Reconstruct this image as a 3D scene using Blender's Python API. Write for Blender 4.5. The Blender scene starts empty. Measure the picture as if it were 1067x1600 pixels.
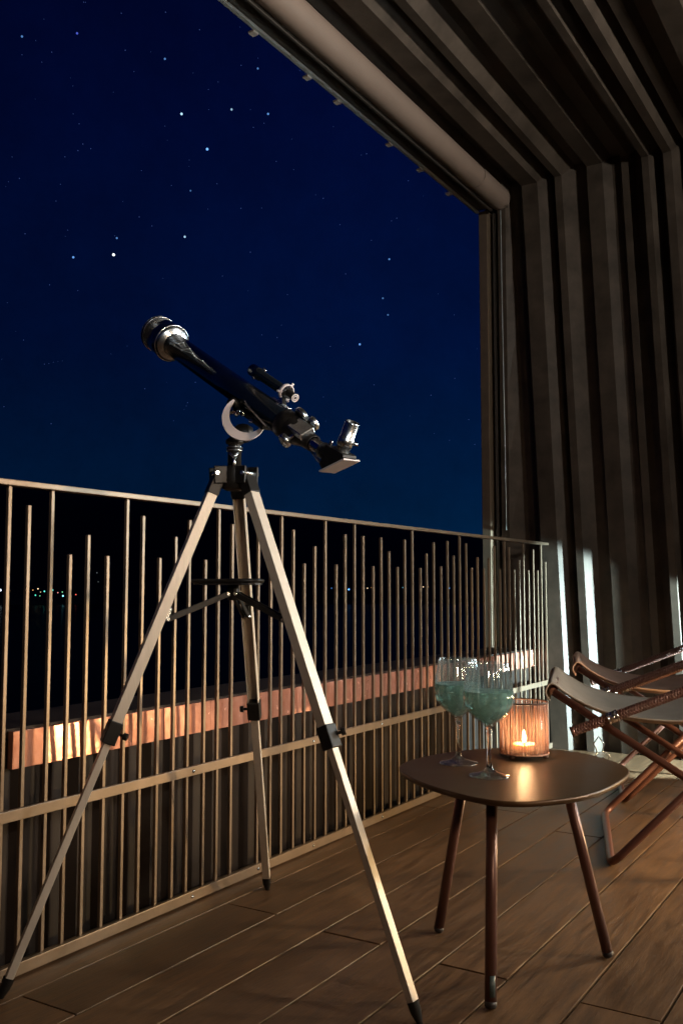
import bpy, bmesh, math, random
from mathutils import Vector, Matrix, noise
random.seed(7)
S = bpy.context.scene
COL = S.collection
R = math.radians
# ------------------------------------------------------------------ camera
cam = bpy.data.cameras.new('camera'); co = bpy.data.objects.new('camera', cam); COL.objects.link(co)
S.camera = co
cam.sensor_fit = 'VERTICAL'; cam.sensor_height = 36.0; cam.sensor_width = 24.0
cam.lens = 33.12; cam.clip_start = 0.05; cam.clip_end = 12000
co.location = (0, 0, 0.86)
co.rotation_euler = (R(90 + 4.583), 0, R(31.769))
cam.dof.use_dof = False
S.view_settings.view_transform = 'Standard'; S.view_settings.look = 'None'
S.view_settings.exposure = 0; S.view_settings.gamma = 1
S.render.engine = 'CYCLES'
try:
    S.cycles.use_denoising = True; S.cycles.max_bounces = 10; S.cycles.transmission_bounces = 10
    S.cycles.transparent_max_bounces = 12; S.cycles.sample_clamp_indirect = 4; S.cycles.caustics_refractive = False
except Exception: pass
# ------------------------------------------------------------------ night sky
W = bpy.data.worlds.new('World'); S.world = W; W.use_nodes = True
nt = W.node_tree; N = nt.nodes; L = nt.links; N.clear()
out = N.new('ShaderNodeOutputWorld'); bg = N.new('ShaderNodeBackground'); L.new(bg.outputs[0], out.inputs[0])
tc = N.new('ShaderNodeTexCoord'); sep = N.new('ShaderNodeSeparateXYZ'); L.new(tc.outputs['Generated'], sep.inputs[0])
cr = N.new('ShaderNodeValToRGB'); L.new(sep.outputs['Z'], cr.inputs[0])
e = cr.color_ramp.elements
e[0].position = 0.0; e[0].color = (0.0004, 0.0115, 0.036, 1)
e[1].position = 0.75; e[1].color = (0.0006, 0.0018, 0.024, 1)
for p, c in ((0.10, (0.0003, 0.0085, 0.034, 1)), (0.25, (0.0003, 0.0045, 0.031, 1)), (0.45, (0.0004, 0.0028, 0.0275, 1))):
    k = e.new(p); k.color = c
# the afterglow is stronger towards +Y
cr2 = N.new('ShaderNodeMapRange'); cr2.inputs['From Min'].default_value = 0.45; cr2.inputs['From Max'].default_value = 0.95
cr2.inputs['To Min'].default_value = 0.66; cr2.inputs['To Max'].default_value = 1.2; L.new(sep.outputs['Y'], cr2.inputs['Value'])
nz = N.new('ShaderNodeTexNoise'); nz.inputs['Scale'].default_value = 3.2; nz.inputs['Detail'].default_value = 12; nz.inputs['Roughness'].default_value = .72; L.new(tc.outputs['Generated'], nz.inputs['Vector'])
mr = N.new('ShaderNodeMapRange'); mr.inputs['From Min'].default_value = .3; mr.inputs['From Max'].default_value = .7
mr.inputs['To Min'].default_value = .68; mr.inputs['To Max'].default_value = 1.28; L.new(nz.outputs[0], mr.inputs['Value'])
ml = N.new('ShaderNodeMath'); ml.operation = 'MULTIPLY'; L.new(cr2.outputs[0], ml.inputs[0]); L.new(mr.outputs[0], ml.inputs[1])
L.new(cr.outputs[0], bg.inputs['Color']); L.new(ml.outputs[0], bg.inputs['Strength'])

# ------------------------------------------------------------------ lamps of the terrace (just outside the frame), and added unseen lights
def area(name, loc, to, size, watts, col, size_y=None, spread=180):
    l = bpy.data.lights.new(name, 'AREA'); l.energy = watts; l.color = col; l.size = size
    if size_y: l.shape = 'RECTANGLE'; l.size_y = size_y
    l.spread = R(spread)
    o = bpy.data.objects.new(name, l); COL.objects.link(o); o.location = loc
    o.rotation_euler = (Vector(to) - Vector(loc)).to_track_quat('-Z', 'Y').to_euler(); return o
def spot(name, loc, to, watts, col, ang, blend, r=.03):
    l = bpy.data.lights.new(name, 'SPOT'); l.energy = watts; l.color = col; l.spot_size = R(ang); l.spot_blend = blend; l.shadow_soft_size = r
    o = bpy.data.objects.new(name, l); COL.objects.link(o); o.location = loc
    o.rotation_euler = (Vector(to) - Vector(loc)).to_track_quat('-Z', 'Y').to_euler(); return o
area('warm_camera_fill', (1.6, 0.5, 1.35), (-1.4, 2.1, 1.15), .2, 4.5, (1, .70, .45), spread=70)  # unseen warm fill added from the camera side
area('house_lamp', (1.0, 2.95, 1.15), (-1.7, 2.35, .85), .14, 11, (1, .80, .60), spread=88)
area('cool_reflection_light', (.70, 4.15, 1.42), (-1.7, 2.4, .95), .55, 13, (.82, .96, 1.0), 1.0, spread=105)  # added area light, sized and placed for white reflections on the telescope rim
area('high_wall_lamp', (2.4, 2.6, 2.42), (-1.1, 1.9, 3.3), .2, 66, (1, .95, .88), spread=120)
spot('telescope_fill_spot', (1.25, -.25, 1.95), (-1.42, 1.82, 1.17), 72, (.93, .98, 1), 23, .9, .15)  # unseen spot added to brighten the telescope mount and tripod legs
spot('floor_lantern', (0.15, 4.80, .50), (-2.0, 4.96, .24), 1300, (.66, .93, 1.0), 50, .12, .03)
spot('deck_lantern', (.30, 3.72, .45), (-.55, 3.45, .0), 165, (1, .69, .34), 118, .9, .07)

# ------------------------------------------------------------------ helpers
def link(o): COL.objects.link(o); return o
def tag(o, label=None, cat=None, group=None, kind=None):
    if label: o['label'] = label
    if cat: o['category'] = cat
    if group: o['group'] = group
    if kind: o['kind'] = kind
    return o
def empty(name, loc, label, cat, group=None, rz=0):
    o = bpy.data.objects.new(name, None); link(o); o.location = loc; o.rotation_euler = (0, 0, rz); o.empty_display_size = .05
    bpy.context.view_layer.update()
    return tag(o, label, cat, group)
def M3(loc): return Matrix.Translation(loc)
class MB:
    def __init__(s): s.v = []; s.f = []; s.sm = []
    def add(s, vs, fs, smooth=False):
        b = len(s.v); s.v += [tuple(v) for v in vs]; s.f += [tuple(i + b for i in f) for f in fs]; s.sm += [smooth] * len(fs); return s
    def box(s, lo, hi, mat=None):
        x0, y0, z0 = lo; x1, y1, z1 = hi
        vs = [Vector(p) for p in ((x0,y0,z0),(x1,y0,z0),(x1,y1,z0),(x0,y1,z0),(x0,y0,z1),(x1,y0,z1),(x1,y1,z1),(x0,y1,z1))]
        if mat: vs = [mat @ v for v in vs]
        return s.add(vs, [(0,3,2,1),(4,5,6,7),(0,1,5,4),(1,2,6,5),(2,3,7,6),(3,0,4,7)])
    def beam(s, p, q, wx, wy, side=None):      # rectangular bar from p to q; wx across 'side', wy the other way
        p = Vector(p); q = Vector(q); d = (q - p).normalized()
        side = Vector(side) if side else (Vector((0,0,1)) if abs(d.z) < .9 else Vector((1,0,0))).cross(d)
        side = (side - d * side.dot(d)).normalized(); o = d.cross(side)
        vs = [c + side*a*wx/2 + o*b*wy/2 for c in (p, q) for a, b in ((-1,-1),(1,-1),(1,1),(-1,1))]
        return s.add(vs, [(3,2,1,0),(4,5,6,7),(0,1,5,4),(1,2,6,5),(2,3,7,6),(3,0,4,7)])
    def tube(s, pts, r, n=12, cap=True, closed=False):
        pts = [Vector(p) for p in pts]; rs = r if isinstance(r, (list, tuple)) else [r]*len(pts)
        vs = []; up = None; m = len(pts)
        for i, p in enumerate(pts):
            if closed: d = (pts[(i+1) % m] - pts[i-1]).normalized()
            else: d = (pts[min(i+1, m-1)] - pts[max(i-1, 0)]).normalized()
            if up is None: up = d.orthogonal().normalized()
            up = (up - d*up.dot(d)).normalized(); w = d.cross(up)
            vs += [p + (up*math.cos(2*math.pi*k/n) + w*math.sin(2*math.pi*k/n))*rs[i] for k in range(n)]
        fs = []
        for i in range(m if closed else m-1):
            j = (i+1) % m
            for k in range(n): fs.append((i*n+k, i*n+(k+1) % n, j*n+(k+1) % n, j*n+k))
        s.add(vs, fs, True)
        if cap and not closed:
            b = len(s.v) - len(vs)
            s.f += [tuple(b+k for k in range(n))[::-1], tuple(b+(m-1)*n+k for k in range(n))]; s.sm += [False, False]
        return s
    def lathe(s, prof, o=(0,0,0), ax=(0,0,1), n=32, wob=None, closed=False):   # prof: (radius, height)
        ax = Vector(ax).normalized(); u = ax.orthogonal().normalized(); w = ax.cross(u); o = Vector(o)
        vs = []
        for i, (r, h) in enumerate(prof):
            for k in range(n):
                t = 2*math.pi*k/n; rr = r*(1 + (wob(t, h) if wob else 0))
                vs.append(o + ax*h + (u*math.cos(t) + w*math.sin(t))*rr)
        fs = []; m = len(prof)
        for i in range(m if closed else m-1):
            j = (i+1) % m
            for k in range(n): fs.append((i*n+k, i*n+(k+1) % n, j*n+(k+1) % n, j*n+k))
        s.add(vs, fs, True)
        return s
    def mesh(s, name):
        me = bpy.data.meshes.new(name); me.from_pydata(s.v, [], s.f); me.polygons.foreach_set('use_smooth', s.sm); me.validate(); me.update(); return me
    def build(s, name, mat, parent=None, bevel=0, fix=True, merge=False):
        me = s.mesh(name)
        if fix:
            bm = bmesh.new(); bm.from_mesh(me)
            if merge: bmesh.ops.remove_doubles(bm, verts=bm.verts, dist=1e-5)
            bmesh.ops.recalc_face_normals(bm, faces=bm.faces); bm.to_mesh(me); bm.free()
        me.materials.append(mat)
        o = link(bpy.data.objects.new(name, me))
        if parent is not None: attach(o, parent)
        if bevel:
            b = o.modifiers.new('bevel', 'BEVEL'); b.width = bevel; b.segments = 2; b.limit_method = 'ANGLE'; b.angle_limit = R(40)
            b.harden_normals = False
        return o
def attach(o, parent):          # geometry is written in world coordinates; keep it there
    o.parent = parent
    inv = Matrix.Identity(4); p = parent; chain = []
    while p is not None: chain.append(p); p = p.parent
    m = Matrix.Identity(4)
    for q in reversed(chain): m = m @ q.matrix_parent_inverse @ q.matrix_basis
    o.matrix_parent_inverse = m.inverted()
def child(name, me, parent):
    o = link(bpy.data.objects.new(name, me)); attach(o, parent); return o
def circ(c, u, w, r, n=24): return [Vector(c) + (Vector(u)*math.cos(2*math.pi*k/n) + Vector(w)*math.sin(2*math.pi*k/n))*r for k in range(n)]
def bez(pts, n=8):              # Catmull-Rom through points
    pts = [Vector(p) for p in pts]; o = []
    for i in range(len(pts)-1):
        a = pts[max(i-1, 0)]; b = pts[i]; c = pts[i+1]; d = pts[min(i+2, len(pts)-1)]
        for k in range(n):
            t = k/n; o.append(.5*((2*b) + (c-a)*t + (2*a-5*b+4*c-d)*t*t + (3*b-a-3*c+d)*t**3))
    o.append(pts[-1]); return o

# ------------------------------------------------------------------ materials
def mat(name, col, rough=.5, metal=0, var=0, vscale=8, bump=0, bscale=60, stretch=None, col2=None, coat=0, spec=None, rvar=0, trans=0, ior=None, emit=None, es=0, objvar=0, coords='Object', aniso=0):
    m = bpy.data.materials.new(name); m.use_nodes = True; nt = m.node_tree; n = nt.nodes; l = nt.links
    b = n['Principled BSDF']; b.inputs['Base Color'].default_value = (*col, 1); b.inputs['Roughness'].default_value = rough
    b.inputs['Metallic'].default_value = metal
    if coat: b.inputs['Coat Weight'].default_value = coat; b.inputs['Coat Roughness'].default_value = .15
    if spec is not None: b.inputs['Specular IOR Level'].default_value = spec
    if trans: b.inputs['Transmission Weight'].default_value = trans
    if ior: b.inputs['IOR'].default_value = ior
    if emit: b.inputs['Emission Color'].default_value = (*emit, 1); b.inputs['Emission Strength'].default_value = es
    if aniso: b.inputs['Anisotropic'].default_value = aniso
    if var or bump or rvar or objvar:
        t = n.new('ShaderNodeTexCoord'); mp = n.new('ShaderNodeMapping'); l.new(t.outputs[coords], mp.inputs[0])
        if stretch: mp.inputs['Scale'].default_value = stretch
        oi = n.new('ShaderNodeObjectInfo')
        ad = n.new('ShaderNodeVectorMath'); ad.operation = 'MULTIPLY_ADD'; l.new(oi.outputs['Random'], ad.inputs[0]); ad.inputs[1].default_value = (31, 17, 23); l.new(mp.outputs[0], ad.inputs[2])
        vec = ad.outputs[0] if objvar else mp.outputs[0]
        tx = n.new('ShaderNodeTexNoise'); tx.inputs['Scale'].default_value = vscale; tx.inputs['Detail'].default_value = 8; tx.inputs['Roughness'].default_value = .62
        l.new(vec, tx.inputs['Vector'])
        rp = n.new('ShaderNodeMapRange'); rp.inputs['From Min'].default_value = .3; rp.inputs['From Max'].default_value = .7
        rp.inputs['To Min'].default_value = 0; rp.inputs['To Max'].default_value = 1; l.new(tx.outputs[0], rp.inputs[0])
        mx = n.new('ShaderNodeMix'); mx.data_type = 'RGBA'; l.new(rp.outputs[0], mx.inputs['Factor'])
        c2 = col2 if col2 else tuple(min(1, c*(1+var)) for c in col); c1 = tuple(c*(1-var) for c in col) if not col2 else col
        mx.inputs['A'].default_value = (*c1, 1); mx.inputs['B'].default_value = (*c2, 1)
        last = mx.outputs['Result']
        if objvar:
            hv = n.new('ShaderNodeHueSaturation'); l.new(last, hv.inputs['Color'])
            mo = n.new('ShaderNodeMapRange'); mo.inputs['To Min'].default_value = 1-objvar; mo.inputs['To Max'].default_value = 1+objvar; l.new(oi.outputs['Random'], mo.inputs[0]); l.new(mo.outputs[0], hv.inputs['Value'])
            last = hv.outputs[0]
        l.new(last, b.inputs['Base Color'])
        if rvar:
            rr = n.new('ShaderNodeMapRange'); rr.inputs['To Min'].default_value = max(.02, rough-rvar); rr.inputs['To Max'].default_value = rough+rvar; l.new(tx.outputs[0], rr.inputs[0]); l.new(rr.outputs[0], b.inputs['Roughness'])
        if bump:
            t2 = n.new('ShaderNodeTexNoise'); t2.inputs['Scale'].default_value = bscale; t2.inputs['Detail'].default_value = 6; l.new(vec, t2.inputs['Vector'])
            bp = n.new('ShaderNodeBump'); bp.inputs['Strength'].default_value = bump; bp.inputs['Distance'].default_value = .002; l.new(t2.outputs[0], bp.inputs['Height']); l.new(bp.outputs[0], b.inputs['Normal'])
    return m
m_deck = mat('deck_composite', (.050, .027, .013), .42, col2=(.160, .088, .042), vscale=9, stretch=(7, .7, 3), bump=.45, bscale=46, rvar=.16, objvar=.2)
m_deckdark = mat('joist_black', (.012, .010, .009), .9)
m_clad = mat('cladding_brown', (.082, .062, .046), .5, var=.4, vscale=6, spec=.3, bump=.12, bscale=30, rvar=.12)
m_rail = mat('railing_champagne', (.235, .17, .115), .38, metal=.45, var=.12, vscale=14, bump=.05, bscale=200)
m_par = mat('parapet_sheet', (.021, .0135, .009), .65, spec=.25, var=.3, vscale=6, bump=.2, bscale=40)
m_cop = mat('copper_strip', (.56, .235, .155), .24, metal=.5, col2=(.68, .33, .23), vscale=30, bump=.22, bscale=70, rvar=.1, objvar=.12)
m_roll = mat('roller_tube', (.27, .20, .155), .5, var=.06, vscale=5, bump=.04, bscale=90)
m_beam = mat('beam_dark', (.11, .095, .08), .35, metal=.4, var=.1)
m_trim = mat('edge_highlight', (.70, .78, .78), .3, metal=.3)
m_clip = mat('clip_plastic', (.80, .76, .70), .5)
m_alu = mat('brushed_aluminium', (.62, .55, .46), .48, metal=.45, var=.07, vscale=20, stretch=(6, 6, .6), bump=.06, bscale=150)
m_blk = mat('black_plastic', (.012, .011, .010), .42, spec=.3, var=.2, bump=.1, bscale=120)
m_tube = mat('tube_black_gloss', (.006, .010, .016), .12, coat=1)
m_chr = mat('chrome', (.82, .82, .82), .10, metal=1)
m_chr2 = mat('satin_metal', (.78, .84, .88), .25, metal=1, var=.08, bump=.04)
m_white = mat('white_paint', (.72, .66, .68), .4, var=.04)
m_print = mat('star_map_print', (.75, .82, .85), .5)
m_lens = mat('lens_glass', (.02, .03, .05), .03, coat=1)
m_table = mat('table_bronze', (.085, .046, .020), .36, metal=.35, spec=.35, var=.18, vscale=10, bump=.18, bscale=260, rvar=.07)
m_tleg = mat('table_leg_brown', (.115, .05, .036), .32, metal=.25, var=.1, bump=.05)
m_cap = mat('foot_cap', (.02, .016, .014), .5)
m_lab = mat('leg_label', (.05, .07, .065), .4)
m_frame = mat('chair_frame_brown', (.125, .050, .033), .34, metal=.3, var=.12, bump=.05)
m_braid = mat('leather_braid', (.15, .066, .046), .45, var=.15)
m_canvas = mat('canvas_olive', (.29, .235, .18), .9, var=.12, vscale=12, bump=.5, bscale=420)
m_canvas2 = mat('canvas_rust', (.42, .26, .19), .9, var=.12, vscale=12, bump=.5, bscale=420)
m_strand = mat('rattan_strand', (.38, .20, .14), .6, var=.3)
m_rim = mat('rattan_rim', (.07, .03, .018), .55)
m_wax = mat('wax', (.75, .6, .42), .5); m_wax.node_tree.nodes['Principled BSDF'].inputs['Subsurface Weight'].default_value = .3
m_hill = mat('hill_night', (.010, .012, .012), 1, var=.3, vscale=.02)
m_wood_in = mat('interior_wall', (.20, .16, .12), .8, var=.1)
def emis(name, col, st):
    m = bpy.data.materials.new(name); m.use_nodes = True; n = m.node_tree.nodes; n.clear()
    o = n.new('ShaderNodeOutputMaterial'); e = n.new('ShaderNodeEmission'); e.inputs[0].default_value = (*col, 1); e.inputs[1].default_value = st
    m.node_tree.links.new(e.outputs[0], o.inputs[0]); return m
def glassmat(name, col, ior, rough=0, cloudy=0, ccol=(1,1,1)):
    m = bpy.data.materials.new(name); m.use_nodes = True; nt = m.node_tree; n = nt.nodes; l = nt.links; n.clear()
    o = n.new('ShaderNodeOutputMaterial'); g = n.new('ShaderNodeBsdfGlass'); g.inputs['Color'].default_value = (*col, 1); g.inputs['IOR'].default_value = ior; g.inputs['Roughness'].default_value = rough
    last = g.outputs[0]
    if cloudy:
        d = n.new('ShaderNodeBsdfTranslucent'); d.inputs[0].default_value = (*ccol, 1)
        d2 = n.new('ShaderNodeBsdfDiffuse'); d2.inputs[0].default_value = (*ccol, 1)
        a = n.new('ShaderNodeMixShader'); l.new(d.outputs[0], a.inputs[1]); l.new(d2.outputs[0], a.inputs[2])
        tx = n.new('ShaderNodeTexNoise'); tx.inputs['Scale'].default_value = 6; tx.inputs['Detail'].default_value = 1
        mr = n.new('ShaderNodeMapRange'); mr.inputs['From Min'].default_value = .35; mr.inputs['From Max'].default_value = .68; mr.inputs['To Min'].default_value = cloudy*.8; mr.inputs['To Max'].default_value = cloudy*1.2
        l.new(tx.outputs[0], mr.inputs[0])
        mx = n.new('ShaderNodeMixShader'); l.new(mr.outputs[0], mx.inputs[0]); l.new(last, mx.inputs[1]); l.new(a.outputs[0], mx.inputs[2]); last = mx.outputs[0]
    l.new(last, o.inputs[0]); return m
def thin(name, col, cloudy=0, ccol=(1,1,1), rough=.02, base=.05):
    m = bpy.data.materials.new(name); m.use_nodes = True; n = m.node_tree.nodes; l = m.node_tree.links; n.clear()
    o = n.new('ShaderNodeOutputMaterial'); t = n.new('ShaderNodeBsdfTransparent'); t.inputs[0].default_value = (*col, 1)
    g = n.new('ShaderNodeBsdfGlossy'); g.inputs['Roughness'].default_value = rough
    lf = n.new('ShaderNodeLayerWeight'); lf.inputs[0].default_value = .5; pw = n.new('ShaderNodeMath'); pw.operation = 'POWER'; l.new(lf.outputs['Facing'], pw.inputs[0]); pw.inputs[1].default_value = 3.2
    lw = n.new('ShaderNodeMath'); lw.operation = 'MULTIPLY_ADD'; l.new(pw.outputs[0], lw.inputs[0]); lw.inputs[1].default_value = .75; lw.inputs[2].default_value = base
    a = n.new('ShaderNodeMixShader'); l.new(lw.outputs[0], a.inputs[0]); l.new(t.outputs[0], a.inputs[1]); l.new(g.outputs[0], a.inputs[2]); last = a.outputs[0]
    if cloudy:
        d = n.new('ShaderNodeBsdfTranslucent'); d.inputs[0].default_value = (*ccol, 1); mx = n.new('ShaderNodeMixShader'); mx.inputs[0].default_value = cloudy
        l.new(last, mx.inputs[1]); l.new(d.outputs[0], mx.inputs[2]); last = mx.outputs[0]
    l.new(last, o.inputs[0]); return m
m_thin = thin('thin_glass', (.93, .97, .98), .035, (.8, .95, 1), .06, .13)
m_foot = thin('foot_glass', (.93, .95, .96), .05, (1, .85, .75), .05, .30)
m_glass = glassmat('clear_glass', (.98, .99, .99), 1.48)
m_liq = glassmat('green_drink_glow', (.78, .97, .92), 1.33, 0, .33, (.66, .92, .85))  # green drink; the cloudy teal mix paints in the refracted lamp glow
m_hglass = thin('amber_glass', (.97, .90, .84), .05, (.95, .62, .45), .08)
m_flame = emis('flame', (1, .70, .36), 90)

# ------------------------------------------------------------------ land, water, town lights
WZ = -14.0
g = MB(); g.add([(-9000,-9000,WZ),(9000,-9000,WZ),(9000,9000,WZ),(-9000,9000,WZ)], [(0,1,2,3)])
m_water = mat('night_water', (.0006, .001, .0016), .25, bump=1, bscale=.35, spec=.003)
for nd in m_water.node_tree.nodes:
    if nd.type == 'BUMP': nd.inputs['Distance'].default_value = .15
tag(g.build('water', m_water), kind='structure')
ridge = [(-180,.05),(-90,.06),(0,.045),(12,.048),(23,.0535),(28.4,.0633),(35.8,.0788),(44.6,.0935),(51.8,.1048),(60,.115),(75,.12),(100,.09),(140,.05),(180,.05)]
def ridge_at(az):
    for (a, x), (b, y) in zip(ridge, ridge[1:]):
        if a <= az <= b: return x + (y-x)*(az-a)/(b-a)
    return .05
g = MB(); nA = 720; prof = [(860, 0), (880, .04), (960, .10), (1100, .30), (1300, .62), (1500, .9), (1700, 1.0), (2300, .5)]
for i in range(nA):
    az = -180 + 360*i/nA; d = Vector((-math.sin(R(az)), math.cos(R(az)), 0)); rt = ridge_at(az)
    top = .86 + 1700*rt - WZ
    for k, (r, h) in enumerate(prof):
        hh = h*top
        if k in (3, 4, 5): hh *= 1 + .10*noise.noise(d*9 + Vector((k*3, 0, 0)))
        if k == 6: hh -= 5*abs(noise.noise(d*60)) + 3*abs(noise.noise(d*170))
        hh = -2 if k == 0 else (1.2 if k == 1 else hh)
        g.v.append((*(d*r)[:2], WZ + hh))
K = len(prof)
for i in range(nA):
    j = (i+1) % nA
    for k in range(K-1): g.f.append((i*K+k, j*K+k, j*K+k+1, i*K+k+1)); g.sm.append(True)
tag(g.build('hills', m_hill), kind='structure')

CAMP = Vector((0, 0, .86)); _p = R(4.58320); _y = R(31.76898)
FW = Vector((-math.sin(_y)*math.cos(_p), math.cos(_y)*math.cos(_p), math.sin(_p))); RT = Vector((math.cos(_y), math.sin(_y), 0)); UP = RT.cross(FW)
def bearing(x, y):             # direction of a measured bearing, for things hundreds of metres away
    return (FW + RT*((x-533.5)/1472) - UP*((y-800)/1472))
towns = [(1,922,'white',1.5,6),(17,923,'amber',.5,.5),(52,922,'amber',.8,1.2),(60,920,'cream',.9,2.2),(56,930,'teal',1.1,1.4),(63,931,'green',.8,1),(70,924,'teal',1.1,2.2),
    (64,925,'cream',.7,1.0),(83,922,'teal',1.1,1.6),(91,926,'pink',.9,1.0),(98,925,'green',.9,1.1),(99,931,'aqua',1.2,3.5),(119,929,'red',.9,1.6),(152,895,'white',.7,.25),(154,909,'white',.6,.2),
    (518,919,'blue',.8,.8),(545,921,'blue',1.3,4.0),(554,921,'aqua',.8,.8),(574,919,'cream',1.0,1.2),(580,918,'amber',.7,1),(629,918,'aqua',.8,.8),(661,917,'cream',1.0,1.6),(669,917,'amber',.7,.8),(702,919,'blue',.9,1.2),(710,920,'aqua',.6,.5)]
tcol = dict(white=(.8,.95,1), amber=(1,.45,.15), cream=(1,.72,.42), teal=(.1,.75,.62), green=(.25,.8,.45), pink=(1,.4,.35), aqua=(.25,.8,1), red=(1,.16,.10), blue=(.12,.4,1))
tm = {}
where = {1:''}
for i, (x, y, c, sz, st) in enumerate(towns):
    d = bearing(x, y); h = math.hypot(d.x, d.y); D = 876; p = CAMP + d*(D/h)
    gz = WZ + 1.1
    key = (c, st)
    if key not in tm: tm[key] = emis('town_light_' + c, tcol[c], st)
    near = ('at the far left edge of the view' if x < 30 else 'in the cluster seen left of the telescope' if x < 110 else
            'at the right end of the left cluster' if x < 130 else 'higher on the dark hillside' if x < 200 else
            'seen through the railing right of the tripod' if x < 600 else 'seen through the railing above the wine glasses')
    tone = 'brightest ' if st >= 3.5 else 'faint ' if st < .9 else ''
    lab = f'{tone}{c} far shore lamp {near}'
    extra = {56:', lower left one', 70:', upper middle one', 83:', on its right half', 60:', top one', 64:', in its centre', 63:', lower centre', 98:', near its right end', 152:', upper of the two' , 154:', upper of the two', 554:'', 710:', the rightmost'}.get(x, '')
    if x == 152: extra = ', upper of the two'
    if x == 154: extra = ', lower of the two'
    if x == 702: extra = ''
    lab += extra
    r = empty('shore_lamp', (p.x, p.y, gz), lab, 'lamp', 'town lights on the far shore')
    pm = MB(); pm.tube([(p.x, p.y, gz-1), (p.x, p.y, p.z)], .12, 6); pm.build('pole', m_blk, r)
    bm_ = MB(); bm_.lathe([(.001,-1),(.5,-.87),(.87,-.5),(1,0),(.87,.5),(.5,.87),(.001,1)], p, n=10)
    bm_.v = [tuple(Vector(p) + (Vector(v)-Vector(p))*.55*sz) for v in bm_.v]; bm_.build('bulb', tm[key], r)
seen_lab = {}
# stars
stars = [(178,398,1.0,'w','brightest white star, above and left of the telescope tube'),(115,402,.6,'b','pale blue star left of the brightest star'),(183,372,.4,'b','small blue star just above the brightest star'),
    (284,178,.75,'c','upper of two bright pale blue stars in the upper middle of the sky'),(324,233,.85,'b','bright blue star below the pair in the upper middle sky'),(362,171,.5,'c','pale star left of the edge beam, level with the bright blue pair'),
    (419,178,.5,'b','blue star right of the pale star near the edge beam'),(289,370,.6,'c','pale blue star alone above the telescope objective'),(298,298,.22,'b','dim blue star between the lone star and the bright blue star'),
    (258,92,.4,'b','blue star high in the sky, middle of the left half'),(121,52,.45,'v','violet blue star near the top left'),(35,57,.4,'b','blue star in the top left corner of the sky'),(403,107,.35,'b','blue star close below the edge beam clips'),
    (608,405,.42,'b','blue star right of centre below the roller blind'),(598,466,.3,'b','upper star of a close pair right of centre'),(606,492,.28,'b','lower star of a close pair right of centre'),(562,538,.6,'b','blue star above the telescope eyepiece'),(752,541,.7,'c','pale aqua star touching the side post')]
sc = dict(w=(.85,.95,1), b=(.16,.42,1), c=(.45,.75,1), v=(.12,.18,1))
for x, y, s, c, lab in stars:
    p = CAMP + bearing(x, y).normalized()*6000
    q = MB(); q.lathe([(.001,-1),(.5,-.87),(.87,-.5),(1,0),(.87,.5),(.5,.87),(.001,1)], p, n=10)
    rr = 4.2 + 3.6*s; q.v = [tuple(Vector(p) + (Vector(v)-Vector(p))*rr) for v in q.v]
    tag(q.build('star', emis('star_light', sc[c], .25 + 1.9*s*s), fix=False), lab, 'star', 'stars in the night sky')
q = MB(); dim = [(302,114),(66,97),(259,19),(236,81),(377,102),(341,128),(258,197),(396,199),(296,250),(409,325),(102,245),(130,225),(14,284),(540,428),(531,351),(70,569),(77,568),(84,566),(91,565),(98,564),(296,260),(78,445),(288,640),(500,610),(640,650)]  # the short row of close dots is an aircraft trail
for k in range(190): dim.append((random.uniform(-150, 900), random.uniform(-100, 700)))
for x, y in dim:
    p = CAMP + bearing(x, y).normalized()*6000; b = len(q.v); rr = random.uniform(1.6, 3.6)
    q.add([p + Vector(v)*rr for v in ((1,0,0),(-1,0,0),(0,1,0),(0,-1,0),(0,0,1),(0,0,-1))], [(0,2,4),(2,1,4),(1,3,4),(3,0,4),(2,0,5),(1,2,5),(3,1,5),(0,3,5)])
tag(q.build('faint_stars', emis('faint_star_light', (.18, .30, 1), .24), fix=False), 'dust of faint blue stars over the whole sky, with a short aircraft trail', 'stars', kind='stuff')

# ------------------------------------------------------------------ deck
deck = MB(); deck.box((-1.86, -1.6, -.20), (2.7, 5.06, -.045)); deck = tag(deck.build('floor', m_deckdark), kind='structure')
PW = .1685
for i in range(28):
    x0 = -1.832 + i*PW
    if x0 > 2.6: break
    a = x0 + .0028; b = x0 + PW - .0028
    joints = {0: [.2, 3.4], 1: [1.40, 2.09, 4.2], 2: [.6, 3.5], 3: [2.05, 4.6], 4: [.4, 3.3], 5: [2.02, 4.3], 6: [.9, 3.6], 7: [1.99, 4.4]}.get(i, [random.uniform(.2, 1.6), random.uniform(2.6, 4.4)])
    ys = [-1.55] + joints + [5.02]
    for y0, y1 in zip(ys, ys[1:]):
        q = MB(); q.box((a, y0+.0025, -.024 + random.uniform(-.0006, .0006)), (b, y1-.0025, random.uniform(-.0006, .0006)))
        q.build('plank', m_deck, deck, bevel=.0012)
# ------------------------------------------------------------------ corrugated cladding: end wall and ceiling
base = [(-2.04,0),(-2.025,.06),(-1.98,.06),(-1.955,.02),(-1.88,.02),(-1.865,.09),(-1.775,.09),(-1.705,0),(-1.69,0),(-1.678,.075),(-1.64,.075),(-1.585,0),(-1.52,0),(-1.505,.045),(-1.42,.045),(-1.38,0),(-1.335,0),(-1.32,.03),(-1.285,.03),(-1.255,0),(-1.21,0),(-1.198,.085),(-1.165,.085),(-1.115,0),(-1.10,0),(-1.085,.09),(-1.045,.09),(-1.0,0)]
prof = [(-2.131, 0)] + base
for k in range(1, 5): prof += [(x + 1.05*k, d) for x, d in base]
prof = [(x, d) for x, d in prof if x < 2.68] + [(2.7, 0)]
def lean(x, z): return x + (.12*(3.2-z)/3.2 if x > -1.96 else 0)
g = MB(); n = len(prof)
zs = [-.05 + 3.25*k/8 for k in range(9)]
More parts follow.
